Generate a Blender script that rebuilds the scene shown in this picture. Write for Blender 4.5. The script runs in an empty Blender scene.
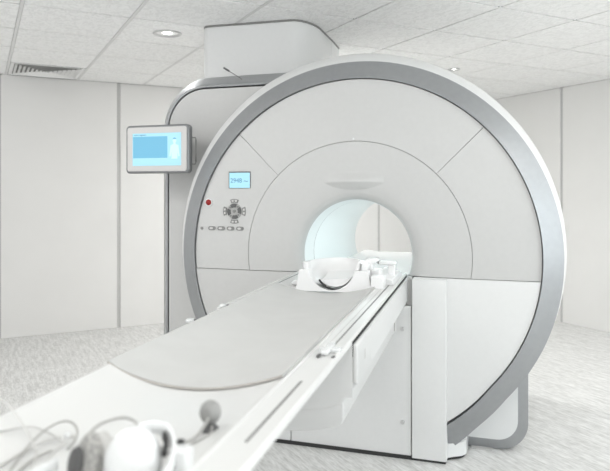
import bpy, bmesh, math, random
from mathutils import Vector, Matrix
random.seed(4)
C = bpy.context.scene.collection
PI = math.pi
sn, cs = math.sin, math.cos

# ------------------------------------------------------------------ materials
def mat(name, col, rough=.5, metal=0, emit=None, estr=0, coat=0, spec=.5):
    m = bpy.data.materials.new(name); m.use_nodes = True
    b = m.node_tree.nodes['Principled BSDF']
    b.inputs['Base Color'].default_value = (*col, 1)
    b.inputs['Roughness'].default_value = rough
    b.inputs['Metallic'].default_value = metal
    b.inputs['Coat Weight'].default_value = coat
    b.inputs['Specular IOR Level'].default_value = spec
    if emit:
        b.inputs['Emission Color'].default_value = (*emit, 1)
        b.inputs['Emission Strength'].default_value = estr
    return m

def noise_mix(m, c1, c2, scale, vec=None, bump=0, detail=3, lo=.35, hi=.65, coord='Object', rot=(0,0,0), dist=.002):
    nt = m.node_tree; N = nt.nodes; L = nt.links; b = N['Principled BSDF']
    tc = N.new('ShaderNodeTexCoord'); mp = N.new('ShaderNodeMapping')
    mp.inputs['Scale'].default_value = vec or (1,1,1); mp.inputs['Rotation'].default_value = rot
    nz = N.new('ShaderNodeTexNoise'); nz.inputs['Scale'].default_value = scale; nz.inputs['Detail'].default_value = detail
    mr = N.new('ShaderNodeMapRange'); mr.inputs['From Min'].default_value = lo; mr.inputs['From Max'].default_value = hi
    mx = N.new('ShaderNodeMix'); mx.data_type = 'RGBA'
    mx.inputs[6].default_value = (*c1,1); mx.inputs[7].default_value = (*c2,1)
    L.new(tc.outputs[coord], mp.inputs[0]); L.new(mp.outputs[0], nz.inputs['Vector']); L.new(nz.outputs[0], mr.inputs[0])
    L.new(mr.outputs[0], mx.inputs[0]); L.new(mx.outputs[2], b.inputs['Base Color'])
    if bump:
        bp = N.new('ShaderNodeBump'); bp.inputs['Strength'].default_value = bump; bp.inputs['Distance'].default_value = dist
        L.new(mr.outputs[0], bp.inputs['Height']); L.new(bp.outputs[0], b.inputs['Normal'])
    return m

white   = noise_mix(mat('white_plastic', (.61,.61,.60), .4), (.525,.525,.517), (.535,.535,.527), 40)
white_lit  = noise_mix(mat('white_plastic_lit', (.8,.8,.8), .35), (.70,.705,.70), (.71,.715,.71), 40)  # paler copy of the white plastic, brighter lighting put into its colour
gloss   = mat('gloss_white_plastic', (.72,.73,.73), .22, coat=.3)
liner   = mat('bore_liner', (.83,.87,.87), .3)
board   = mat('table_board_white', (.68,.68,.67), .3)
padm    = noise_mix(mat('pad_vinyl', (.70,.70,.69), .6), (.53,.53,.52), (.55,.55,.54), 9, bump=.15)
silver  = noise_mix(mat('silver_paint', (.5,.5,.5), .40, metal=.75), (.365,.375,.385), (.38,.39,.40), 30)
silver2 = mat('satin_metal', (.6,.6,.6), .3, metal=.85)
dark    = mat('dark_gap', (.03,.03,.03), .7)
dgrey   = mat('dark_grey_plastic', (.10,.10,.10), .5)
mgrey   = mat('mid_grey_plastic', (.22,.22,.215), .5)
lgrey   = mat('light_grey_plastic', (.55,.54,.53), .45)
seam_dark = mat('seam_shadow_grey', (.2,.2,.2), .8)
seam    = mat('joint_grey', (.56,.56,.55), .7)
wallm   = noise_mix(mat('wall_panel', (.82,.815,.80), .6), (.785,.78,.765), (.80,.795,.78), 3)
red     = mat('red_button', (.26,.004,.003), .45)
rubber  = noise_mix(mat('grey_rubber', (.3,.3,.29), .45), (.27,.27,.265), (.31,.31,.30), 60)
foam    = noise_mix(mat('grey_ear_foam', (.3,.3,.29), .9), (.26,.26,.25), (.5,.49,.47), 160, bump=.5)
cable   = mat('cable_grey', (.36,.355,.34), .4)
clearc  = mat('cable_white', (.52,.515,.50), .35)
keym    = mat('keypad_grey', (.36,.36,.35), .5)
ventm   = mat('vent_white', (.88,.88,.87), .5)
carm    = mat('carriage_white', (.62,.625,.62), .38)
coilm   = mat('head_holder_white', (.82,.82,.82), .3, coat=.2)
casem   = mat('monitor_casing_grey', (.20,.205,.21), .4, metal=.3)
scr_l   = mat('screen_light', (.1,.2,.25), .3, emit=(.40,.70,.83), estr=.85)
scr_d   = mat('screen_blue', (.05,.15,.2), .3, emit=(.16,.43,.62), estr=.85)
scr_f   = mat('screen_figure', (.1,.2,.25), .3, emit=(.68,.90,.97), estr=.85)
scr_t   = mat('screen_text', (.05,.1,.15), .3, emit=(.03,.18,.34), estr=.8)
lampm   = mat('lamp_glow', (1,1,1), .4, emit=(1,.98,.94), estr=7)

# ceiling tile: pitted mineral board
ceilm = mat('ceiling_tile', (.74,.74,.73), .9)
def ceiling_nodes(m):
    nt = m.node_tree; N = nt.nodes; L = nt.links; b = N['Principled BSDF']
    tc = N.new('ShaderNodeTexCoord'); mp = N.new('ShaderNodeMapping'); mp.inputs['Scale'].default_value = (1,.55,1)
    nz = N.new('ShaderNodeTexNoise'); nz.inputs['Scale'].default_value = 38; nz.inputs['Detail'].default_value = 2; nz.inputs['Distortion'].default_value = 1.2
    mr = N.new('ShaderNodeMapRange'); mr.inputs['From Min'].default_value = .40; mr.inputs['From Max'].default_value = .56
    mx = N.new('ShaderNodeMix'); mx.data_type = 'RGBA'
    mx.inputs[6].default_value = (.86,.86,.85,1); mx.inputs[7].default_value = (.94,.94,.93,1)
    bp = N.new('ShaderNodeBump'); bp.inputs['Strength'].default_value = .35; bp.inputs['Distance'].default_value = .004
    L.new(tc.outputs['Object'], mp.inputs[0]); L.new(mp.outputs[0], nz.inputs['Vector']); L.new(nz.outputs[0], mr.inputs[0])
    L.new(mr.outputs[0], mx.inputs[0]); L.new(mx.outputs[2], b.inputs['Base Color'])
    L.new(mr.outputs[0], bp.inputs['Height']); L.new(bp.outputs[0], b.inputs['Normal'])
ceiling_nodes(ceilm)
barm = mat('ceiling_bar', (.74,.74,.73), .6)
gridm = mat('ceiling_grid', (.22,.22,.21), .7)

# floor vinyl: fine streaks running one way
floorm = mat('floor_vinyl', (.62,.62,.60), .42)
def floor_nodes(m):
    nt = m.node_tree; N = nt.nodes; L = nt.links; b = N['Principled BSDF']
    tc = N.new('ShaderNodeTexCoord')
    outs = []
    for sc, vec in ((40,(1,.12,1)), (95,(1,.2,1))):
        mp = N.new('ShaderNodeMapping'); mp.inputs['Scale'].default_value = vec
        nz = N.new('ShaderNodeTexNoise'); nz.inputs['Scale'].default_value = sc; nz.inputs['Detail'].default_value = 3
        L.new(tc.outputs['Object'], mp.inputs[0]); L.new(mp.outputs[0], nz.inputs['Vector']); outs.append(nz.outputs[0])
    ad = N.new('ShaderNodeMath'); ad.operation = 'ADD'; L.new(outs[0], ad.inputs[0]); L.new(outs[1], ad.inputs[1])
    mr = N.new('ShaderNodeMapRange'); mr.inputs['From Min'].default_value = .75; mr.inputs['From Max'].default_value = 1.25
    mx = N.new('ShaderNodeMix'); mx.data_type = 'RGBA'
    mx.inputs[6].default_value = (.52,.52,.505,1); mx.inputs[7].default_value = (.76,.76,.75,1)
    L.new(ad.outputs[0], mr.inputs[0]); L.new(mr.outputs[0], mx.inputs[0]); L.new(mx.outputs[2], b.inputs['Base Color'])
floor_nodes(floorm)

# ------------------------------------------------------------------ helpers
def origin(p):
    v = Vector((0,0,0))
    while p is not None:
        v += Vector(p.location); p = p.parent
    return v

def mk(name, bm, m, parent=None, world=True, bev=0, seg=2, ang=32, recalc=True):
    """link a bmesh as one mesh object; coordinates are world ones (moved into the parent's frame) unless world=False"""
    if recalc: bmesh.ops.recalc_face_normals(bm, faces=bm.faces)
    if parent is not None and world:
        bmesh.ops.translate(bm, vec=-origin(parent), verts=bm.verts)
    me = bpy.data.meshes.new(name); bm.to_mesh(me); bm.free()
    for p in me.polygons: p.use_smooth = True
    me.set_sharp_from_angle(angle=math.radians(ang))
    me.materials.append(m)
    o = bpy.data.objects.new(name, me); C.objects.link(o); o.parent = parent
    if bev:
        b = o.modifiers.new('bevel', 'BEVEL'); b.width = bev; b.segments = seg; b.limit_method = 'ANGLE'; b.angle_limit = math.radians(40)
        b.harden_normals = False
    return o

def thing(name, label, cat, loc=(0,0,0), rz=0, group=None):
    o = bpy.data.objects.new(name, None); C.objects.link(o); o.empty_display_size = .1
    o.location = loc; o.rotation_euler = (0,0,rz); o['label'] = label; o['category'] = cat
    if group: o['group'] = group
    return o
def tag(o, label, cat, group=None):
    o['label'] = label; o['category'] = cat
    if group: o['group'] = group
    return o
def struct(o):
    o['kind'] = 'structure'; return o

def box(x0,x1,y0,y1,z0,z1, bm=None):
    bm = bm or bmesh.new()
    v = [bm.verts.new((x,y,z)) for x in (x0,x1) for y in (y0,y1) for z in (z0,z1)]
    for f in ((0,1,3,2),(4,6,7,5),(0,4,5,1),(2,3,7,6),(0,2,6,4),(1,5,7,3)): bm.faces.new([v[i] for i in f])
    return bm

def loft(rings, bm=None, cap=(True,True), closed=True):
    bm = bm or bmesh.new()
    R = [[bm.verts.new(p) for p in r] for r in rings]
    n = len(R[0])
    for a, b in zip(R, R[1:]):
        for i in range(n if closed else n-1):
            j = (i+1) % n
            try: bm.faces.new((a[i], a[j], b[j], b[i]))
            except ValueError: pass
    if cap[0]: bm.faces.new(R[0][::-1])
    if cap[1]: bm.faces.new(R[-1])
    return bm

def prism(poly, axis, a, b, bm=None):
    def P(u, v, t): return {'x':(t,u,v), 'y':(u,t,v), 'z':(u,v,t)}[axis]
    return loft([[P(u,v,a) for u,v in poly], [P(u,v,b) for u,v in poly]], bm)

def arc(cx, cy, r, a0, a1, n=10):
    return [(cx + r*cs(math.radians(a0+(a1-a0)*i/n)), cy + r*sn(math.radians(a0+(a1-a0)*i/n))) for i in range(n+1)]

def smooth_path(pts, n=8):
    pts = [Vector(p) for p in pts]; out = []
    for i in range(len(pts)-1):
        p0 = pts[max(i-1,0)]; p1 = pts[i]; p2 = pts[i+1]; p3 = pts[min(i+2,len(pts)-1)]
        for k in range(n):
            t = k/n
            out.append(.5*((2*p1)+(p2-p0)*t+(2*p0-5*p1+4*p2-p3)*t*t+(3*p1-p0-3*p2+p3)*t**3))
    out.append(pts[-1]); return out

def tube(pts, r, bm=None, n=8, smooth=True, flat=1.0):
    path = smooth_path(pts) if smooth else [Vector(p) for p in pts]
    rings = []; up = Vector((0,0,1))
    for i, p in enumerate(path):
        t = (path[min(i+1,len(path)-1)] - path[max(i-1,0)]).normalized()
        s = t.cross(up)
        if s.length < 1e-3: s = Vector((1,0,0))
        s.normalize(); w = s.cross(t).normalized()
        rr = r[i*(len(r)-1)//max(len(path)-1,1)] if isinstance(r, (list,tuple)) else r
        rings.append([p + s*rr*cs(2*PI*k/n) + w*rr*flat*sn(2*PI*k/n) for k in range(n)])
    return loft(rings, bm)

def ellipsoid(c, r, bm=None, u=28, v=16, rot=None):
    bm = bm or bmesh.new()
    M = Matrix.Translation(c) @ (rot or Matrix.Identity(4)) @ Matrix.Diagonal((*r,1))
    bmesh.ops.create_uvsphere(bm, u_segments=u, v_segments=v, radius=1, matrix=M)
    return bm
def cyl(c, r, h, axis='z', bm=None, n=24, r2=None):
    bm = bm or bmesh.new()
    rot = {'z':Matrix.Identity(4), 'y':Matrix.Rotation(PI/2,4,'X'), 'x':Matrix.Rotation(PI/2,4,'Y')}[axis]
    bmesh.ops.create_cone(bm, cap_ends=True, segments=n, radius1=r, radius2=r if r2 is None else r2, depth=h, matrix=Matrix.Translation(c) @ rot)
    return bm

def rim_back(bm, dy):
    """give an open sheet a thickness by pulling its boundary backwards"""
    e = [e for e in bm.edges if e.is_boundary]
    r = bmesh.ops.extrude_edge_only(bm, edges=e)
    bmesh.ops.translate(bm, vec=(0,dy,0), verts=[g for g in r['geom'] if isinstance(g, bmesh.types.BMVert)])
    return bm

def clip(bm, co, no):
    bmesh.ops.bisect_plane(bm, geom=list(bm.verts)+list(bm.edges)+list(bm.faces), plane_co=co, plane_no=no, clear_inner=True, clear_outer=False)
    return bm

# ------------------------------------------------------------------ room, set at 45 degrees to the scanner
Q = math.sqrt(.5)
def room_obj(name, bm, m, parent=None, **k):     # room frame: u along (1,1), v along (1,-1)
    o = mk(name, bm, m, parent, world=False, **k)
    return o
ROOM_ROT = PI/4
def R2W(u, v): return ((u+v)*Q, (u-v)*Q)
U1, V0, H = 5.516, -6.65, 2.5
# in the room frame (rotated +45 deg) local x = u, local y = -v
def place_room(o):
    o.rotation_euler = (0,0,ROOM_ROT); return struct(o)

place_room(room_obj('floor', box(-3.6, U1+.1, -3.2, -V0+.1, -.1, 0), floorm))

def ceiling():
    us = [.22 + .643*k for k in range(-6, 9)]; vs = [-2.87 - .625*k for k in range(-9, 7)]
    us = [-3.6] + [u for u in us if -3.6 < u < U1] + [U1]
    ws = sorted([-v for v in vs if V0 < v < 3.2] + [6.65, -3.2])
    bm = bmesh.new()
    bl = [(1.50-.06, 1.0)]
    for i in range(len(us)-1):
        for j in range(len(ws)-1):
            if abs(us[i]-.22) < .01 and ws[j+1] > 6.6 and ws[j] > 5.9: continue       # the air vent sits here
            if us[i+1]-us[i] < .03 or ws[j+1]-ws[j] < .03: continue
            ga = .012 if abs(us[i]-.22) < .7 or abs(us[i]-1.506) < .1 else .006
            gb = .012 if us[i+1] < 1.6 and us[i+1] > .1 else .006
            box(us[i]+ga, us[i+1]-gb, ws[j]+.009, ws[j+1]-.009, H, H+.02, bm)
    c = place_room(room_obj('ceiling', bm, ceilm, bev=.002, seg=1))
    bm = box(-3.6, U1+.1, -3.2, -V0+.1, H+.008, H+.1)
    place_room(room_obj('trim_1', bm, gridm))
    bm = bmesh.new()
    for g in (.22, .863, 1.506): box(g-.0105, g+.0105, -3.2, 6.65, H-.0005, H+.0083, bm)
    place_room(room_obj('trim_4', bm, barm))
ceiling()

def wall_left():
    e = [-3.0-.95, -1.975, -.91, .158, 1.262, 2.32, 3.38, 4.443, U1]
    bm = bmesh.new()
    for a, b in zip(e, e[1:]): box(max(a,-3.6)+.017, b-.017, 6.65, 6.69, .0, H, bm)
    place_room(room_obj('wall_left', bm, wallm, bev=.002, seg=1))
    place_room(room_obj('trim_2', box(-3.6, U1+.1, 6.662, 6.75, 0, H), seam))
def wall_right():
    e = [-6.65, -5.84, -4.78, -3.70, -2.64, -1.58, -.52, .54, 1.6, 3.2]
    bm = bmesh.new()
    for a, b in zip(e, e[1:]): box(U1, U1+.04, -b+.017, -a-.017, 0, H, bm)
    place_room(room_obj('wall_right', bm, wallm, bev=.002, seg=1))
    place_room(room_obj('trim_3', box(U1+.012, U1+.1, -3.2, 6.65, 0, H), seam))
wall_left(); wall_right()

def vent():
    # room frame cell u .22-.863, w 5.995-6.62
    cx, cy = .5415, 6.31; X, Y = R2W(cx, -cy)
    t = thing('ceiling_vent', 'square white louvred air vent set in the ceiling at the left wall', 'vent', (X,Y,H), ROOM_ROT)
    def frame(a, b, z0, z1, th=.004):
        bm = bmesh.new()
        sq = lambda s, z: [(-s,-s,z),(s,-s,z),(s,s,z),(-s,s,z)]
        loft([sq(a,z0), sq(b,z1), sq(b-th,z1), sq(a-th,z0)], bm, (False,False))
        return bm
    mk('vent_frame', frame(.308, .306, -.002, .002, .03), ventm, t, world=False)
    mk('backing', box(-.29,.29,-.29,.29,.016,.02), barm, t, world=False)
    for k in range(7):
        a = .272 - k*.036
        mk('louvre', frame(a, a-.026, -.006, .010, .003), ventm, t, world=False)
    bm = bmesh.new()
    for i in range(5): 
        for j in range(5): 
            if (i+j) % 2 == 0: box(-.032+i*.013, -.023+i*.013, -.032+j*.013, -.023+j*.013, -.003, .0, bm)
    mk('centre_grille', bm, mgrey, t, world=False)
vent()

def downlight(x, y, r, label):
    t = thing('ceiling_light', label, 'light', (x,y,H), 0)
    n = 40
    ring = lambda rr, z: [(rr*cs(2*PI*i/n), rr*sn(2*PI*i/n), z) for i in range(n)]
    mk('trim_ring', loft([ring(r,-.0005), ring(r,-.006), ring(r*.93,-.010), ring(r*.80,-.006), ring(r*.52,.02), ring(r*.5,.03)], cap=(False,False)), silver2, t, world=False)
    mk('reflector', loft([ring(r*.5,.028), ring(r*.44,.006), ring(r*.42,.004)], cap=(False,False)), silver2, t, world=False)
    mk('bulb', ellipsoid((0,0,.008), (r*.42,r*.42,.014)), lampm, t, world=False)
downlight(-2.285, 3.935, .10, 'round recessed downlight glowing in the ceiling left of the tall housing')
downlight(-.483, 5.88, .052, 'small recessed downlight in the ceiling just above the scanner ring')

# ------------------------------------------------------------------ scanner
CX, CZ = -.795, 1.046
mri = thing('mri_scanner', 'large white ring-shaped medical scanner with silver rim and round bore', 'scanner', (CX, 3.9, 0))

def mult(th):      # ring grows a little towards the floor
    d = math.degrees(math.atan2(sn(th), cs(th)))
    d = d if d > -90 else -180-d
    if d > -42: return 1
    return 1 + min(.043, (-42-d)*.0018)

def mult2(th):
    d = math.degrees(math.atan2(sn(th), cs(th))); d = d if d > -90 else -180-d
    return mult(th) + min(.025, max(0, -54-d)*.0022)

def prof(r):       # depth of the moulded front over the radius
    pts = [(.290,3.52),(.291,3.48),(.295,3.42),(.301,3.385),(.314,3.360),(.335,3.344),(.37,3.333),(.45,3.325),(.54,3.321),(.64,3.318),(.95,3.322)]
    for (a,ya),(b,yb) in zip(pts, pts[1:]):
        if r <= b:
            t = (r-a)/(b-a); t = max(0,t); return ya+(yb-ya)*t
    return pts[-1][1]

def sheet(r0, r1, a0, a1, nr, na, m=None, rs=None):
    bm = bmesh.new(); rs = rs or [r0+(r1-r0)*i/nr for i in range(nr+1)]
    full = abs(a1-a0) > 359.9
    rows = []
    for r in rs:
        row = []
        for k in range(na if full else na+1):
            th = math.radians(a0+(a1-a0)*k/na)
            rr = r*(1+(mult(th)-1)*max(0,(r-.7)/.3)) if m else r
            row.append(bm.verts.new((CX+rr*cs(th), prof(r), CZ+rr*sn(th))))
        rows.append(row)
    for a, b in zip(rows, rows[1:]):
        n = len(a)
        for i in range(n if full else n-1):
            j = (i+1) % n; bm.faces.new((a[i],a[j],b[j],b[i]))
    return bm

g = .0022
SEAMZ = .946
# inner dish round the bore
rs = [.290,.2905,.291,.293,.295,.298,.301,.304,.308,.314,.32,.328,.336,.345,.355,.37,.39,.41,.44,.48,.54,.58,.6125]
bm = sheet(0,0,0,360,0,128,rs=[r for r in rs if r >= .3009]); clip(bm, (0,0,SEAMZ+.001), (0,0,1)); rim_back(bm, .02)
dish = mk('bore_surround', bm, white, mri)
bm = sheet(0,0,0,360,0,128,rs=[r for r in rs if r <= .3011]); clip(bm, (0,0,SEAMZ+.001), (0,0,1)); mk('bore_funnel', bm, liner, mri)
# three outer front panels, split by diagonal seams
for a0, a1 in ((45,135),(135,190),(-10,45)):
    bm = sheet(.6150,.945,a0+.08,a1-.08,6,40); clip(bm, (0,0,SEAMZ+.001), (0,0,1)); rim_back(bm, .02)
    mk('front_panel', bm, white, mri)
# two lower panels each side of the couch
for a0, a1 in ((180-5,180+66),(-66,5)):
    bm = sheet(.20,.945,a0,a1,8,40,m=True); clip(bm, (0,0,SEAMZ-.002), (0,0,-1))
    if a0 > 0: clip(bm, (-1.115,0,0), (-1,0,0))
    else: clip(bm, (-.478,0,0), (1,0,0))
    clip(bm, (0,0,.03), (0,0,1))
    for v in bm.verts: v.co.y = 3.317
    rim_back(bm, .02); mk('lower_panel', bm, white_lit if a0 < 0 else white, mri, bev=.003)  # right panel in the paler copy, brightness of that side painted in
# dark backing behind the seams
bm = bmesh.new(); n = 144
oring = lambda r, y: [(CX+r*mult2(2*PI*i/n)*cs(2*PI*i/n), y, CZ+r*mult2(2*PI*i/n)*sn(2*PI*i/n)) for i in range(n)]
ring = lambda r, y, m=1: [(CX+r*(mult(2*PI*i/n) if m else 1)*cs(2*PI*i/n), y, CZ+r*(mult(2*PI*i/n) if m else 1)*sn(2*PI*i/n)) for i in range(n)]
loft([ring(.36,3.40), ring(.36,3.362), ring(.95,3.345), ring(.95,3.40)], bm, (False,False))
clip(bm, (0,0,.02), (0,0,1)); mk('backing', bm, seam_dark, mri)

# silver rim
bm = loft([ring(.949,3.345), ring(.949,3.306), ring(.951,3.3045), ring(1.0,3.334), oring(1.049,3.3635), oring(1.0495,3.366)], cap=(False,False))
clip(bm, (0,0,.012), (0,0,1)); mk('silver_rim', bm, silver, mri, ang=25)

# outer shell
def wring(r, y, cx=-.807, cz=1.074):
    out = []
    for i in range(n):
        th = 2*PI*i/n
        x, z = cx+r*cs(th), cz+r*sn(th)
        rx, rz = x-CX, z-CZ; d = math.hypot(rx,rz); need = (1.053*mult2(th))
        if d < need: x, z = CX+rx*need/d, CZ+rz*need/d
        out.append((x, y, max(z,.006)))
    return out
def cring(r, y): return [(CX+r*cs(2*PI*i/n), y, max(CZ+r*sn(2*PI*i/n), .006)) for i in range(n)]
so = [(x, y, max(z,.006)) for x,y,z in oring(1.0495,3.366)]
bm = loft([so, wring(1.068,3.405), wring(1.076,3.425), wring(1.079,3.445), wring(1.077,3.465), wring(1.070,3.49), cring(1.045,3.56), cring(1.03,4.6), cring(.99,4.70), cring(.42,4.72), cring(.36,4.70), cring(.32,4.66), cring(.30,4.60)], cap=(False,False))
mk('outer_shell', bm, white_lit, mri, ang=50)
# bore
bm = loft([cring(.290,3.521), cring(.290,3.60), cring(.290,4.0), cring(.292,4.50), cring(.30,4.60)], cap=(False,False))
bore = mk('bore_liner', bm, liner, mri)
bm = loft([cring(.2895,3.524), cring(.2895,3.528)], cap=(False,False)); mk('liner_seam', bm, mgrey, bore)
# flat bed inside the bore
zb = .94; hw = math.sqrt(.29**2-(CZ-zb)**2)-.002
bm = prism([(CX-hw,zb),(CX-hw*.7,zb-.012),(CX+hw*.7,zb-.012),(CX+hw,zb),(CX+hw,zb-.02),(CX,zb-.06),(CX-hw,zb-.02)], 'y', 3.46, 4.85)
mk('bore_bed', bm, gloss, mri)

# brow above the bore
def brow():
    bm = bmesh.new(); nx, nz = 40, 30; rows = []
    for j in range(nz+1):
        row = []
        for i in range(nx+1):
            u = -1+2*i/nx; x = -.80+u*.17
            zr = 1.442 - .004*u*u; t = -1+2*j/nz
            z = zr + (t*.055 if t > 0 else t*.045)
            w = max(0, 1-u*u)**1.3
            if t >= 0: h = w*.030*(1-t)**2*(1+2*t)
            else: h = w*.030*max(0, 1-((-t)/max(.02,(1-u*u)**.8)))**1.0
            row.append(bm.verts.new((x, prof(math.hypot(x-CX,z-CZ))-h+.0006, z)))
        rows.append(row)
    for a, b in zip(rows, rows[1:]):
        for i in range(nx): bm.faces.new((a[i],a[i+1],b[i+1],b[i]))
    mk('bore_brow', bm, white, mri, ang=50)
brow()
bm = cyl((-.797,3.318,1.672), .006, .01, 'y', n=16); mk('alignment_lens', bm, gloss, mri)

# couch bay: centre lower panels
p = mk('base_panel', box(-1.146,-.4875,3.30,3.42,.012,.795), white_lit, mri, bev=.003)
mk('bay_wall', box(-.512,-.4875,3.325,3.42,.79,.944), white, mri)
mk('bay_wall', box(-1.10,-.4875,3.345,3.42,.79,.872), white, mri)
for z in (.674,.19):
    mk('bolt', cyl((-.532,3.296,z), .010, .014, 'y', n=20), silver2, p, bev=.002)
mk('base_panel', box(-1.33,-1.150,3.30,3.42,.012,.70), white_lit, mri, bev=.003)
blk = [( -.483,3.29),(-.483,3.50),(-.315,3.50)] + arc(-.315,3.298,.008,0,-90,5)
blk = [(-.483,3.29),(-.483,3.55),(-.307,3.55),(-.307,3.298),(-.3093,3.2923),(-.315,3.29)]
bm = prism(blk, 'z', .012, .938); mk('corner_post', bm, white_lit, mri, bev=.003)
mk('toe_kick', box(-1.33,-.312,3.296,3.45,0,.02), dark, mri)
pl = [(-.32,3.33),(-.30,3.34),(-.275,3.36)] + arc(-.296,3.44,.08,-50,0,8) + [(-.216,3.9),(-.6,3.9),(-.6,3.6),(-.4,3.33)]
bm = prism(pl, 'z', .018, .088); plo = mk('plinth', bm, gloss, mri, ang=50)
mk('plinth_top', prism([(-.60,3.42),(-.245,3.42),(-.216,3.46),(-.216,3.9),(-.6,3.9)], 'z', .086, .30), gloss, plo)
bm = prism([(x-.01,y+.008) for x,y in pl], 'z', 0, .019); mk('plinth_base', bm, dark, mri)

# rear cabinet at the left with silver bevelled edge
def rrect(x0, x1, z0, z1, r, corner, n=12):
    if corner == 'tl': return [(x0,z0),(x1,z0),(x1,z1)] + arc(x0+r, z1-r, r, 90, 180, n)
    if corner == 'br': return [(x0,z1),(x0,z0)] + arc(x1-r, z0+r, r, -90, 0, n) + [(x1,z1)]
A = rrect(-2.078,-1.16,.03,2.032,.25,'tl'); A2 = rrect(-2.087,-1.16,.03,2.043,.258,'tl'); B = rrect(-2.262,-1.16,.03,2.155,.36,'tl')
toy = lambda poly, y: [(u,y,v) for u,v in poly]
mk('edge_gap', loft([toy(rrect(-2.086,-1.16,.03,2.042,.257,'tl'),3.612), toy(rrect(-2.086,-1.16,.03,2.042,.257,'tl'),3.7)]), dark, mri)
cab = mk('rear_cabinet', loft([toy(A,3.60), toy(A,3.70)]), white, mri)
mk('silver_edge', loft([toy(A2,3.607), toy(A2,3.601), toy(rrect(-2.10,-1.16,.03,2.052,.26,'tl'),3.603), toy(B,3.85), toy(B,3.88)], cap=(False,False)), silver, mri, ang=40)
mk('cabinet_body', loft([toy(B,3.88), toy(B,4.46)]), white, mri, bev=.01)
# right foot, same silver edge running round the lower corner
F0 = rrect(-.45,.040,.055,.45,.11,'br'); F1 = rrect(-.45,.092,0.004,.45,.15,'br')
mk('foot_panel', loft([toy(F0,3.567), toy(F0,3.65)]), gloss, mri)
mk('silver_edge', loft([toy(F0,3.58), toy(F0,3.569), toy(F1,3.576), toy(F1,3.70)], cap=(False,False)), silver, mri)
mk('foot_body', loft([toy(F1,3.70), toy(F1,4.3)]), white, mri)
mk('foot_plate', box(-.20,-.09,3.54,3.60,0,.006), lgrey, mri)

# tall housing up to the ceiling
pl = [(-1.905,3.838),(-1.345,3.862)] + [(-1.345+.12*sn(math.radians(a)), 3.862+.26*(1-cs(math.radians(a)))) for a in (15,30,45,60,75,90)] + [(-1.236,4.445),(-1.239,4.45),(-1.239,4.456),(-1.236,4.46),(-1.255,4.74),(-1.97,4.74)] + [(-1.915+.055*(cs(math.radians(a))), 3.893+.055*sn(math.radians(a))) for a in (180,195,210,225,240,255,270)]
hs = mk('tower_housing', prism(pl, 'z', 2.02, 2.487), white_lit, mri, bev=.004)  # paler copy makes up for weak light near the ceiling
cx0 = sum(p[0] for p in pl)/len(pl); cy0 = sum(p[1] for p in pl)/len(pl)
mk('gasket', prism([(cx0+(x-cx0)*1.006, cy0+(y-cy0)*1.006) for x,y in pl], 'z', 2.487, 2.4985), mgrey, hs)
an = mk('antenna', tube([(-1.625,3.72,2.100),(-1.63,3.72,2.110),(-1.72,3.72,2.165)], .0028, smooth=False), mgrey, mri)
mk('antenna_tip', tube([(-1.712,3.72,2.161),(-1.75,3.72,2.185)], .006, smooth=False), dgrey, an)

# control panel on the front at the left
YF = 3.318
dsp = mk('display', box(-1.528,-1.396,YF-.004,YF+.004,1.408,1.503), dgrey, mri, bev=.001)
mk('display_screen', box(-1.5235,-1.3975,YF-.0055,YF-.003,1.410,1.4965), scr_l, dsp)
def text(s, x, y, z, size, m, parent, name, sx=1):
    cu = bpy.data.curves.new(name, 'FONT'); cu.body = s; cu.size = size; cu.extrude = .0004; cu.resolution_u = 3
    o = bpy.data.objects.new(name, cu); C.objects.link(o)
    dg = bpy.context.evaluated_depsgraph_get(); me = bpy.data.meshes.new_from_object(o.evaluated_get(dg))
    C.objects.unlink(o); bpy.data.objects.remove(o); bpy.data.curves.remove(cu)
    me.name = name; me.materials.clear(); me.materials.append(m)
    M = Matrix.Translation(Vector((x,y,z)) - origin(parent)) @ Matrix.Rotation(PI/2,4,'X') @ Matrix.Diagonal((sx,1,1,1))
    me.transform(M); q = bpy.data.objects.new(name, me); C.objects.link(q); q.parent = parent; return q
text('2948', -1.517, YF-.0058, 1.440, .036, scr_t, dsp, 'digits', 1.0)
text('~', -1.435, YF-.0058, 1.436, .045, scr_t, dsp, 'wave_mark')
bm = cyl((-1.655,YF-.001,1.327), .0225, .008, 'y', n=32); rb = mk('emergency_button', bm, gloss, mri)
mk('button_cap', ellipsoid((-1.655,YF-.004,1.327), (.0175,.012,.0175)), red, rb)
bm = bmesh.new()
def wedge(cx, cz, r0, r1, a0, a1, y0, y1, bm, n=8):
    poly = arc(cx,cz,r1,a0,a1,n) + arc(cx,cz,r0,a1,a0,n); return prism(poly, 'y', y0, y1, bm)
px, pz = -1.494, 1.277
dpad = mk('keypad_ring', cyl((px,YF,pz), .045, .006, 'y', n=40), keym, mri, bev=.001)
for k in range(4): mk('keypad_button', wedge(px,pz,.023,.043,90*k-28+8,90*k+28+8,YF-.007,YF,bmesh.new()), dgrey, dpad, bev=.001)
for k in range(4): mk('keypad_button', cyl((px+.033*cs(PI/4+.1+k*PI/2),YF-.004,pz+.033*sn(PI/4+.1+k*PI/2)), .0055, .006,'y',n=14), mgrey, dpad)
mk('keypad_button', cyl((px,YF-.004,pz), .009, .006, 'y', n=20), mgrey, dpad)
for k, (dx, dz) in enumerate(((0,.056),(.054,0),(0,-.053),(-.052,0))):
    bm = bmesh.new()
    a = 90*(1-k) if k != 1 else 0
    ang = {0:90,1:0,2:-90,3:180}[k]
    bm = wedge(px,pz,.050,.070,ang-22,ang+22,YF-.003,YF+.001,bm)
    b = mk('rocker_button', bm, mgrey, mri, bev=.0005)
    bm = wedge(px,pz,.055,.065,ang-15,ang-4,YF-.0036,YF,bmesh.new()); wedge(px,pz,.055,.065,ang+4,ang+15,YF-.0036,YF,bm)
    mk('button_symbol', bm, lgrey, b)
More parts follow.
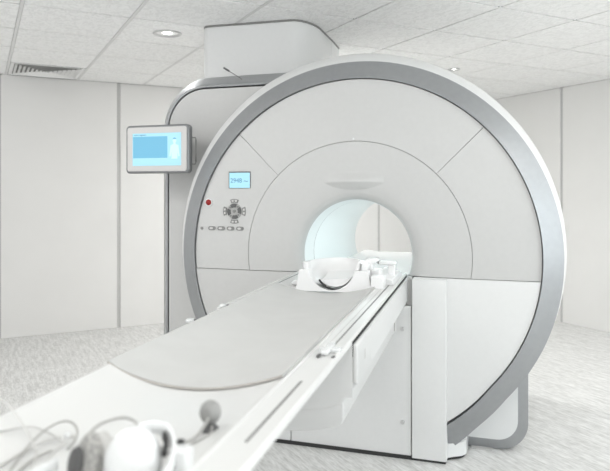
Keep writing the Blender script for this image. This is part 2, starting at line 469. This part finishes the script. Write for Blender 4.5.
mk('indicator_button', cyl((-1.70,YF,1.178), .008, .006, 'y', n=20), mgrey, mri)
for x in (-1.636,-1.578,-1.519,-1.461):
    bm = prism(arc(x-.011,1.179,.011,90,270,8)+arc(x+.013,1.179,.011,-90,90,8), 'y', YF-.004, YF+.001)
    b = mk('oval_button', bm, mgrey, mri, bev=.0005)
    mk('button_symbol', prism(arc(x-.007,1.179,.006,90,270,6)+arc(x+.002,1.179,.006,-90,90,6), 'y', YF-.0047, YF), lgrey, b)

# ------------------------------------------------------------------ monitor on its arm
mon = thing('monitor', 'grey framed flat monitor with blue screen fixed beside the scanner', 'monitor', (-2.015,3.35,1.648))
X0,X1,Z0,Z1 = -2.232,-1.803,1.499,1.790
def rr4(x0,x1,z0,z1,r,n=6): return arc(x1-r,z1-r,r,0,90,n)+arc(x0+r,z1-r,r,90,180,n)+arc(x0+r,z0+r,r,180,270,n)+arc(x1-r,z0+r,r,270,360,n)
def off(d, r): return rr4(X0+d,X1-d,Z0+d,Z1-d,r)
mk('casing', loft([toy(off(.006,.020),3.352), toy(off(0,.024),3.358), toy(off(0,.024),3.395), toy(off(.006,.02),3.405), toy(off(.03,.02),3.412)]), casem, mon)
mk('bezel', loft([toy(off(.013,.014),3.354), toy(off(.013,.014),3.349), toy(off(.015,.012),3.3475)]), lgrey, mon)
SX0,SX1,SZ0,SZ1 = X0+.052,X1-.048,Z0+.046,Z1-.050
scr = mk('screen', box(SX0,SX1,3.3452,3.347,SZ0,SZ1), scr_l, mon)
mk('screen_window', box(SX0+.003,SX0+.238,3.3446,3.346,SZ0+.046,SZ1-.020), scr_d, scr)
text('- select registers', SX0+.004, 3.3448, SZ1-.014, .0135, scr_t, scr, 'screen_text')
fx = SX1-.043; bm = bmesh.new()
prism([(fx+.012*cs(a*PI/9), 1.693+.016*sn(a*PI/9)) for a in range(18)], 'y', 3.3445, 3.346, bm)
prism([(fx-.006,1.68),(fx+.006,1.68),(fx+.008,1.672),(fx+.026,1.664),(fx+.034,1.60),(fx+.026,1.598),(fx+.021,1.63),(fx+.019,1.585),(fx-.019,1.585),(fx-.021,1.63),(fx-.026,1.598),(fx-.034,1.60),(fx-.026,1.664),(fx-.008,1.672)], 'y', 3.3445, 3.346, bm)
mk('figure_icon', bm, scr_f, scr)
mk('icon_hair', prism(arc(fx,1.698,.0125,10,170,8), 'y', 3.344, 3.3455), scr_d, scr)
arm = mk('mount_arm', box(-2.05,-1.96,3.40,3.60,1.60,1.70), lgrey, mon, bev=.006)
mk('side_handle', tube([(-1.84,3.43,1.715),(-1.800,3.43,1.715),(-1.797,3.43,1.70),(-1.797,3.43,1.57),(-1.800,3.43,1.555),(-1.84,3.43,1.555)], .0032, smooth=False), mgrey, mon)

# ------------------------------------------------------------------ patient table
TH = math.radians(3)
TL = Vector((-.808, 3.3, 0))
tab = thing('patient_table', 'long white patient table sliding out of the scanner bore toward the viewer', 'table', TL, TH)
ZT = .951
def crad(x):
    u = (x+.035)/.235
    return ZT - (.038*(1-u*u) if abs(u) < 1 else 0)
top = [(-.290,.938),(-.289,.947),(-.283,.953),(-.274,.953),(-.2705,.951)] + [(-.27+.47*i/40, crad(-.27+.47*i/40)) for i in range(1,41)] + [(.203,ZT+.002),(.207,ZT+.002),(.210,ZT-.002),(.272,ZT-.002),(.276,ZT+.003),(.283,ZT+.003),(.287,.947),(.287,.937)]
bot = [(.27,.932)] + [(.27-.54*i/12, .932-.05*sn(PI*i/12)) for i in range(1,12)] + [(-.27,.932)]
rings = [[(x*(k if x < 0 else 1),y,z) for x,z in top+bot] for y,k in ((-3.0,.89),(-2.98,.89),(-1.95,.91),(-1.4,.965),(-1,1),(0,1),(.06,1),(.09,1))]
tt = mk('tabletop', loft(rings), board, tab, world=False, ang=25)
def ribbon(x0,x1,y0,y1,z0,z1): return box(x0,x1,y0,y1,z0,z1)
mk('rail_slot', ribbon(.2455,.2515,-2.29,-1.92,ZT-.003,ZT-.0012), mgrey, tt, world=False)
mk('rail_slot', ribbon(.2455,.2515,-1.58,.085,ZT-.003,ZT-.0012), mgrey, tt, world=False)
mk('rail_slot', ribbon(.2285,.2305,-1.60,.085,ZT-.003,ZT-.0012), lgrey, tt, world=False)
mk('rail_slot', ribbon(-.2725,-.2700,-.52,.02,ZT-.001,ZT+.0012), dgrey, tt, world=False)
mk('side_rail', prism([(-.286,.950),(-.286,.959),(-.277,.959),(-.275,.953)], 'y', -1.15, .03), board, tt, world=False)

# carriage under the top
def carr(hwid, zt, zs, zb, lo, y):
    pts = [(-hwid,zt),(-hwid+.011,zt),(-hwid+.02,.862),(hwid-.02,.862),(hwid-.011,zt),(hwid,zt),(hwid,zs),(hwid-lo,zb)]
    pts += [((hwid-lo)*cs(PI*i/14), zb-.0-.045*sn(PI*i/14)) for i in range(1,14)]
    pts += [(-hwid+lo,zb),(-hwid,zs)]
    return [(x,y,z) for x,z in pts]
cb = mk('carriage', loft([carr(.3,.930,.818,.765,.04,-1.49), carr(.3,.930,.818,.765,.04,.035)]), carm, tab, world=False, bev=.006)
mk('lower_carriage', loft([[(x,y,z) for x,z in [(.2595,.80),(.2595,.705)]+[(.2595*cs(PI*i/14),.705-.048*sn(PI*i/14)) for i in range(1,14)]+[(-.2595,.705),(-.2595,.80)]] for y in (-1.485,-.25)]), carm, cb, world=False, bev=.004)
mk('top_lip', box(.2895,.3015,-1.49,.035,.925,.938), carm, cb, world=False, bev=.003)
mk('grip_cover', prism([(.29,.822),(.29,.939),(.298,.9395),(.304,.934),(.304,.822),(.301,.817)],'y',-1.495,-1.24), carm, cb, world=False, bev=.004)
mk('grip_mark', box(.3038,.3046,-1.37,-1.355,.865,.895), lgrey, cb, world=False)
fs = [(-.288,.78),(-.288,.934),(-.27,.931)] + [(-.27+.54*i/12, .931-.05*sn(PI*i/12)) for i in range(1,12)] + [(.27,.931),(.288,.934),(.288,.78)]
mk('front_fascia', prism(fs, 'y', -1.494, -1.482), carm, cb, world=False)
mk('gap_seal', box(.2865,.290,-1.49,.035,.90,.9445), dark, cb, world=False)
mk('end_bracket', box(.248,.266,-.25,-.22,.71,.79), lgrey, cb, world=False, bev=.003)
# clamp on the right rail
cl = mk('rail_clamp', box(.226,.284,-1.655,-1.625,ZT-.002,ZT+.010), gloss, tab, world=False, bev=.003)
mk('clamp_bar', box(.238,.258,-1.69,-1.585,ZT-.001,ZT+.013), gloss, cl, world=False, bev=.004)
mk('clamp_foot', box(.232,.240,-1.712,-1.690,ZT-.002,ZT+.005), dgrey, cl, world=False, bev=.001)
mk('clamp_foot', box(.274,.282,-1.72,-1.70,ZT-.002,ZT+.005), dgrey, cl, world=False, bev=.001)
for y in (-1.10,-1.39):
    c2 = mk('rail_clip', box(-.292,-.272,y-.014,y+.014,ZT+.001,ZT+.013), gloss, tab, world=False, bev=.003)
    mk('clip_pin', box(-.276,-.268,y+.016,y+.028,ZT+.001,ZT+.008), dgrey, c2, world=False)

def on_table(name, label, cat, x, y, z=0, rz=0, group=None):
    """thing standing on the table, given in the table's own frame"""
    w = Matrix.Rotation(TH,3,'Z') @ Vector((x,y,0)) + TL
    return thing(name, label, cat, (w.x, w.y, ZT+z), TH+rz, group)

# pad
def pad():
    xs = [-.262+.462*i/28 for i in range(29)]
    up = lambda x: crad(x)+.0075+ (.004*max(0,(-.235-x)/.027))
    rings = []
    for y, b in ((-1.94,.0),(-1.93,.0),(-1.2,0),(-.475,0),(-.47,0)):
        rings.append([(x, y+ (.03*((x+.03)/.23)**2 if y < -1.9 else 0), up(x)) for x in xs] + [(x, y+(.03*((x+.03)/.23)**2 if y < -1.9 else 0), crad(x)+.0008) for x in xs[::-1]])
    return loft(rings)
o = tag(mk('table_pad', pad(), padm, world=False, ang=50), 'thin pale grey curved pad lying along the patient table', 'pad')
o.location = TL; o.rotation_euler = (0,0,TH)
edge = mk('pad_piping', tube([(-.262+.462*i/14, -1.943+.03*((-.262+.462*i/14+.03)/.23)**2, crad(-.262+.462*i/14)+.0045+(.003*max(0,(-.235-(-.262+.462*i/14))/.027))) for i in range(15)], .0024, n=6), mat('pad_edge_brown',(.50,.47,.44),.5), o, world=False)

# ------------------------------------------------------------------ head coil
hc = on_table('head_coil', 'white moulded head holder with round bowl standing on the table at the bore', 'head holder', .008, -.475, -.014)
UC, UR = .106, .110       # centre height and radius of the U cut
UX = -.012
U = [(UX-UR,.088)] + arc(UX,UC,UR,195,345,24) + [(UX+UR,.088)]
def plate_bm(y0,y1):
    bm = bmesh.new(); n_ = len(U); P = []
    for i in range(n_):
        f = i/(n_-1)
        if f < .3: P.append((-.165-.018*(f/.3), .088-.100*(f/.3)))
        elif f > .7: P.append((.178-.018*((f-.7)/.3), -.012+.100*((f-.7)/.3)))
        else: P.append((-.183+.361*(f-.3)/.4, -.012))
    rows = [[[bm.verts.new((x,y,z)) for x,z in U],[bm.verts.new((x,y,z)) for x,z in P]] for y in (y0,y1)]
    for k in (0,1):
        a,b = rows[k]
        for i in range(n_-1): bm.faces.new((a[i],a[i+1],b[i+1],b[i]))
    for s in (0,1):
        a,b = rows[0][s],rows[1][s]
        for i in range(n_-1): bm.faces.new((a[i],a[i+1],b[i+1],b[i]))
    for i in (0,-1): bm.faces.new((rows[0][0][i],rows[1][0][i],rows[1][1][i],rows[0][1][i]))
    return bm
mk('front_plate', plate_bm(0,.06), coilm, hc, world=False, bev=.003)
def bowl():
    bm = bmesh.new(); nu, nv = 40, 14
    def pt(a, b, k):
        rx, ry, rz = .142*k, .27*k, .116*k
        return (UX-rx*cs(a)*cs(b), .012+ry*sn(a)*cs(b), .120 - rz*sn(b))
    rows = []
    for k in (1.0, .95):
        r_ = [[bm.verts.new(pt(PI*i/nu, PI/2*j/nv, k)) for i in range(nu+1)] for j in range(nv)]
        rows.append(r_)
        for a,b in zip(r_, r_[1:]):
            for i in range(nu): bm.faces.new((a[i],a[i+1],b[i+1],b[i]))
    for i in range(nu): bm.faces.new((rows[0][0][i],rows[0][0][i+1],rows[1][0][i+1],rows[1][0][i]))
    return bm
mk('bowl', bowl(), coilm, hc, world=False, ang=60)
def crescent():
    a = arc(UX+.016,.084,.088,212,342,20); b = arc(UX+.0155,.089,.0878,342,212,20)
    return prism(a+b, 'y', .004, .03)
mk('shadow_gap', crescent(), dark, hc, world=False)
mk('head_cushion', loft([[(x,y,z+dz) for x,z in arc(UX+.014,.098,r,222,328,20)] for y,r,dz in ((.02,.088,0),(.05,.089,.001),(.11,.087,.008),(.17,.084,.02))], cap=(True,True)), coilm, hc, world=False, ang=60)
mk('corner_block', box(-.156,-.125,.02,.07,.086,.122), coilm, hc, world=False, bev=.004)
mk('corner_block', prism([(.095,.086),(.150,.086),(.158,.118),(.108,.128)], 'y', .03, .12), coilm, hc, world=False, bev=.004)
mk('side_block', box(.174,.232,-.01,.07,.0,.068), coilm, hc, world=False, bev=.004)
mk('side_block', box(.160,.20,.09,.18,.0,.085), coilm, hc, world=False, bev=.004)
mk('latch', box(.125,.165,.10,.18,.05,.115), coilm, hc, world=False, bev=.006)
mk('latch', prism([(.10,.112),(.15,.102),(.195,.128),(.185,.136),(.14,.134)], 'y', .10, .16), coilm, hc, world=False, bev=.003)
mk('latch_post', box(.215,.248,.28,.32,0,.090), coilm, hc, world=False, bev=.005)
mk('latch_pin', box(.163,.172,.28,.32,.092,.104), mgrey, hc, world=False)
mk('latch_bar', box(.17,.253,.27,.33,.090,.106), coilm, hc, world=False, bev=.006)
mk('base_wing', prism([(.15,0),(.27,0),(.255,.035),(.17,.055)], 'y', .12, .48), coilm, hc, world=False, bev=.003)
mk('base_wing', prism([(-.17,0),(-.24,0),(-.22,.02),(-.17,.03)], 'y', .10, .48), coilm, hc, world=False, bev=.003)

# ------------------------------------------------------------------ foreground items
# squeeze bulb
sb = on_table('squeeze_bulb', 'grey rubber squeeze bulb on a small foot at the front of the table', 'squeeze bulb', .153, -2.225, crad(.153)-ZT)
mk('bulb', ellipsoid((0,0,.034), (.0205,.0205,.0225)), rubber, sb, world=False)
mk('foot', loft([[(r*cs(2*PI*i/24), r*sn(2*PI*i/24), z) for i in range(24)] for r, z in ((.019,0),(.019,.002),(.012,.008),(.008,.016))]), dgrey, sb, world=False)
mk('air_tube', tube([(.004,-.019,.030),(.0,-.032,.016),(-.008,-.052,.004),(-.022,-.085,.004),(-.05,-.13,.008),(-.06,-.18,.006)], .0028), cable, sb, world=False)
mk('air_tube', tube([(.008,-.010,.012),(.012,-.03,.005),(.004,-.06,.0035),(-.012,-.10,.004),(-.03,-.15,.005)], .002), cable, sb, world=False)

# headphones
hp = on_table('headphones', 'white headphones with grey mesh ear cushion lying at the near table end', 'headphones', .026, -2.40, crad(.026)-ZT)
def cup(c, n_, rx, rz, th, name, m, parent, shape):
    """round shell: profile list (radius factor, depth factor) lofted about direction n_"""
    nrm = Vector(n_).normalized(); up = Vector((0,0,1)); sx = up.cross(nrm).normalized(); uz = nrm.cross(sx)
    rings = [[Vector(c)+nrm*d*th + sx*rx*r*cs(2*PI*i/36) + uz*rz*r*sn(2*PI*i/36) for i in range(36)] for r,d in shape]
    return mk(name, loft(rings), m, parent, world=False, ang=50)
rc = (.092,-.045,.050); rn = (.25,-.9,.45)
c1 = cup(rc, rn, .044, .052, .03, 'ear_cup', gloss, hp, ((.55,-.6),(.85,-.45),(.98,-.1),(1,.15),(.94,.5),(.75,.8),(.45,.96),(.12,1)))
cup(rc, rn, .040, .048, .03, 'ear_cushion', dgrey, c1, ((.5,-1.1),(.8,-1.15),(1,-.9),(1.02,-.5),(.8,-.45)))
lc = (.012,-.030,.038); ln = (-.45,-.85,.20)
c2 = cup(lc, (.45,.85,-.1), .034, .042, .028, 'ear_cup', clearc, hp, ((.4,-.2),(.8,-.1),(1,.3),(1,.6),(.8,.9),(.3,1)))
cup(lc, ln, .030, .041, .020, 'ear_cushion', foam, c2, ((.5,.0),(.96,.05),(1.03,.35),(1,.7),(.85,.95),(.6,1),(.2,.9)))
cup((lc[0]-.020,lc[1]-.004,lc[2]-.008), ln, .021, .032, .014, 'cushion_core', dgrey, c2, ((.5,.0),(.9,.5),(.8,1.1),(.3,1.2)))
# headband: wide white strip that leaves the right cup, rounds the far side and returns under the frame
def strip(pts, w, th, nrmz=Vector((0,0,1))):
    path = smooth_path(pts); rings = []
    for i, p in enumerate(path):
        t = (path[min(i+1,len(path)-1)] - path[max(i-1,0)]).normalized()
        s = Vector((0,0,1)) if abs(t.z) < .8 else Vector((0,1,0))
        s = (s - t*s.dot(t)).normalized(); o_ = s.cross(t).normalized()
        rings.append([p+s*w*a+o_*th*b for a,b in ((-1,-.6),(-.8,-1),(.8,-1),(1,-.6),(1,.6),(.8,1),(-.8,1),(-1,.6))])
    return loft(rings)
hb = mk('headband', strip([(.078,-.025,.082),(.100,-.006,.090),(.128,.0,.084),(.150,-.022,.066),(.160,-.06,.048),(.156,-.12,.040),(.125,-.20,.045),(.06,-.25,.05),(0,-.22,.05),(-.03,-.15,.046),(-.028,-.07,.043)], .010, .004), gloss, hp, world=False, ang=50)
mk('slider_slot', strip([(.128,-.012,.082),(.139,-.026,.074),(.143,-.042,.064)], .007, .0035), dark, hb, world=False)
mk('band_block', box(.148,.178,-.035,-.005,.030,.070), gloss, hb, world=False, bev=.005)
mk('band_clip', box(.150,.160,-.012,-.003,.069,.075), dark, hb, world=False)
mk('wire_arc', tube([(-.01,-.01,.07),(.0,.012,.080),(.028,.03,.086),(.058,.022,.084),(.076,-.002,.078),(.080,-.022,.078)], .0024), cable, hp, world=False)
mk('link_rod', tube([(.02,-.03,.045),(.045,-.035,.047),(.07,-.035,.05)], .0045), lgrey, hp, world=False)

# loose cables at the left
def cbl(label, pts, r, m, rz=0):
    w = on_table('cable', label, 'cable', 0, 0)
    loc = w.location.copy(); bpy.data.objects.remove(w)
    x0,y0 = pts[0][0], pts[0][1]
    o = mk('cable', tube([(x,y,crad(x)+r+z-ZT if -.27<x<.2 else r+z) for x,y,z in pts], r), m, world=False)
    o.location = loc; o.rotation_euler = (0,0,TH); return tag(o, label, 'cable', None)
cbl('thin grey cable coming in over the left table edge and dropping to the near end', [(-.3044,-2.2799,.03),(-.2438,-2.2986,.035),(-.1877,-2.3311,.035),(-.1401,-2.3635,.03),(-.0995,-2.3942,.02),(-.0868,-2.4182,.008),(-.0606,-2.4868,.004)], .0022, clearc)
cbl('grey cable looping up in an arc around the shiny white connector', [(-.0956,-2.4808,.004),(-.1218,-2.4019,.012),(-.1304,-2.3435,.024),(-.125,-2.2991,.03),(-.11,-2.2835,.03),(-.0911,-2.2887,.022),(-.0811,-2.3063,.012),(-.0763,-2.337,.005)], .0022, cable)
cbl('pale lead lying low from the left table edge to the connector', [(-.25,-2.38,.006),(-.2218,-2.3582,.006),(-.1926,-2.3252,.012),(-.1686,-2.3081,.014),(-.1345,-2.3097,.012),(-.1,-2.3215,.01)], .0020, clearc)
cbl('pale straight lead between the near table end and the connector, nearest the mesh cushion', [(-.0276,-2.5051,.003),(-.0627,-2.4316,.004),(-.0866,-2.3628,.008),(-.0829,-2.3278,.012)], .0024, clearc)
cbl('pale thick lead slanting from the lower left up to the connector', [(-.17,-2.50,.004),(-.1393,-2.4435,.004),(-.1363,-2.389,.004),(-.13,-2.344,.006),(-.1097,-2.3082,.01)], .0026, clearc)
cbl('short pale lead lying flat between the two slanting leads', [(-.0883,-2.5067,.003),(-.0977,-2.4508,.003),(-.1082,-2.3882,.003),(-.1016,-2.3482,.003)], .0020, cable)
cn = on_table('cable_connector', 'small shiny white cable connector among the loose cables', 'connector', -.102, -2.301, crad(-.102)-ZT+.010)
mk('connector_body', ellipsoid((0,0,.004), (.0085,.0065,.0065)), gloss, cn, world=False)
mk('connector_sleeve', cyl((.012,.0,.004), .0042, .014, 'x', n=14), clearc, cn, world=False)

# ------------------------------------------------------------------ light
def area(name, loc, target, sx, sy, power, col=(1,1,1)):
    l = bpy.data.lights.new(name, 'AREA'); l.shape = 'RECTANGLE'; l.size = sx; l.size_y = sy; l.energy = power; l.color = col
    o = bpy.data.objects.new(name, l); C.objects.link(o); o.location = loc
    o.rotation_euler = (Vector(target)-Vector(loc)).to_track_quat('-Z','Y').to_euler(); return o
area('unseen_ceiling_light', (0,.15,2.47), (-.1,.6,0), .5, .5, 6, (1,.995,.98))
area('unseen_ceiling_light', (1.2,2.2,2.47), (1.2,2.2,0), 1.0, .6, 8, (1,1,1))  # added out of view for evener light on the right
area('unseen_ceiling_light', (-2.6,1.6,2.47), (-2.6,1.6,0), 1.2, 1.2, 30, (1,.995,.98))  # added above the frame to light the left wall
area('unseen_ceiling_light', (2.6,4.2,2.47), (2.6,4.2,0), 1.2, 1.2, 45, (1,1,1))  # added past the right frame edge to brighten the room
area('unseen_ceiling_light', (-1.6,5.5,2.47), (-1.6,5.5,0), .7, .7, 40, (1,.995,.98))  # added, hidden behind the tower, to light the rear corner
area('side_window_light', (3.0,1.2,1.5), (-.8,3.3,1.0), 1.6, 2.0, 34, (.88,.97,1))
area('bore_lamp', (-.795,3.98,1.315), (-.795,3.98,.9), .12, .96, 1.6, (.88,.985,1))
area('ceiling_fill', (.6,-1.0,1.6), (.5,-.75,2.5), 2.0, .6, 55, (1,1,.99))  # added behind the camera only to brighten the ceiling
area('bore_entry_fill', (-.525,3.46,1.12), (-1.2,3.36,1.05), .05, .3, .35, (.75,.97,1))  # added light for the cyan glow on the bore's left flare
for x, y, e in ((-2.285,3.935,5),(-.483,5.88,5)):
    l = bpy.data.lights.new('downlight_lamp','SPOT'); l.energy = e*4; l.spot_size = 2.0; l.spot_blend = .8; l.shadow_soft_size = .04
    o = bpy.data.objects.new('downlight_lamp', l); C.objects.link(o); o.location = (x,y,H-.02)

w = bpy.data.worlds.new('room_light'); bpy.context.scene.world = w; w.use_nodes = True
wn = w.node_tree.nodes; wl = w.node_tree.links; bgn = wn['Background']
tcw = wn.new('ShaderNodeTexCoord'); sp = wn.new('ShaderNodeSeparateXYZ'); mrw = wn.new('ShaderNodeMapRange')
mrw.inputs['From Min'].default_value = -.35; mrw.inputs['From Max'].default_value = .25
mrw.inputs['To Min'].default_value = 1.55; mrw.inputs['To Max'].default_value = .62
wl.new(tcw.outputs['Generated'], sp.inputs[0]); wl.new(sp.outputs[2], mrw.inputs[0]); wl.new(mrw.outputs[0], bgn.inputs[1])
bgn.inputs[0].default_value = (.98,.99,1,1)

# ------------------------------------------------------------------ camera
cam = bpy.data.cameras.new('camera'); co = bpy.data.objects.new('camera', cam); C.objects.link(co)
co.location = (0,0,1.387); co.rotation_euler = (PI/2, 0, .31244)
cam.sensor_width = 36; cam.lens = 36*634.8/610; cam.shift_y = -43.5/610
cam.dof.use_dof = True; cam.dof.focus_distance = 3.2; cam.dof.aperture_fstop = 3.2
cam.clip_start = .02
s = bpy.context.scene; s.camera = co
s.view_settings.view_transform = 'Standard'; s.view_settings.look = 'None'; s.view_settings.gamma = 1
s.view_settings.use_curve_mapping = False; s.view_settings.exposure = .12
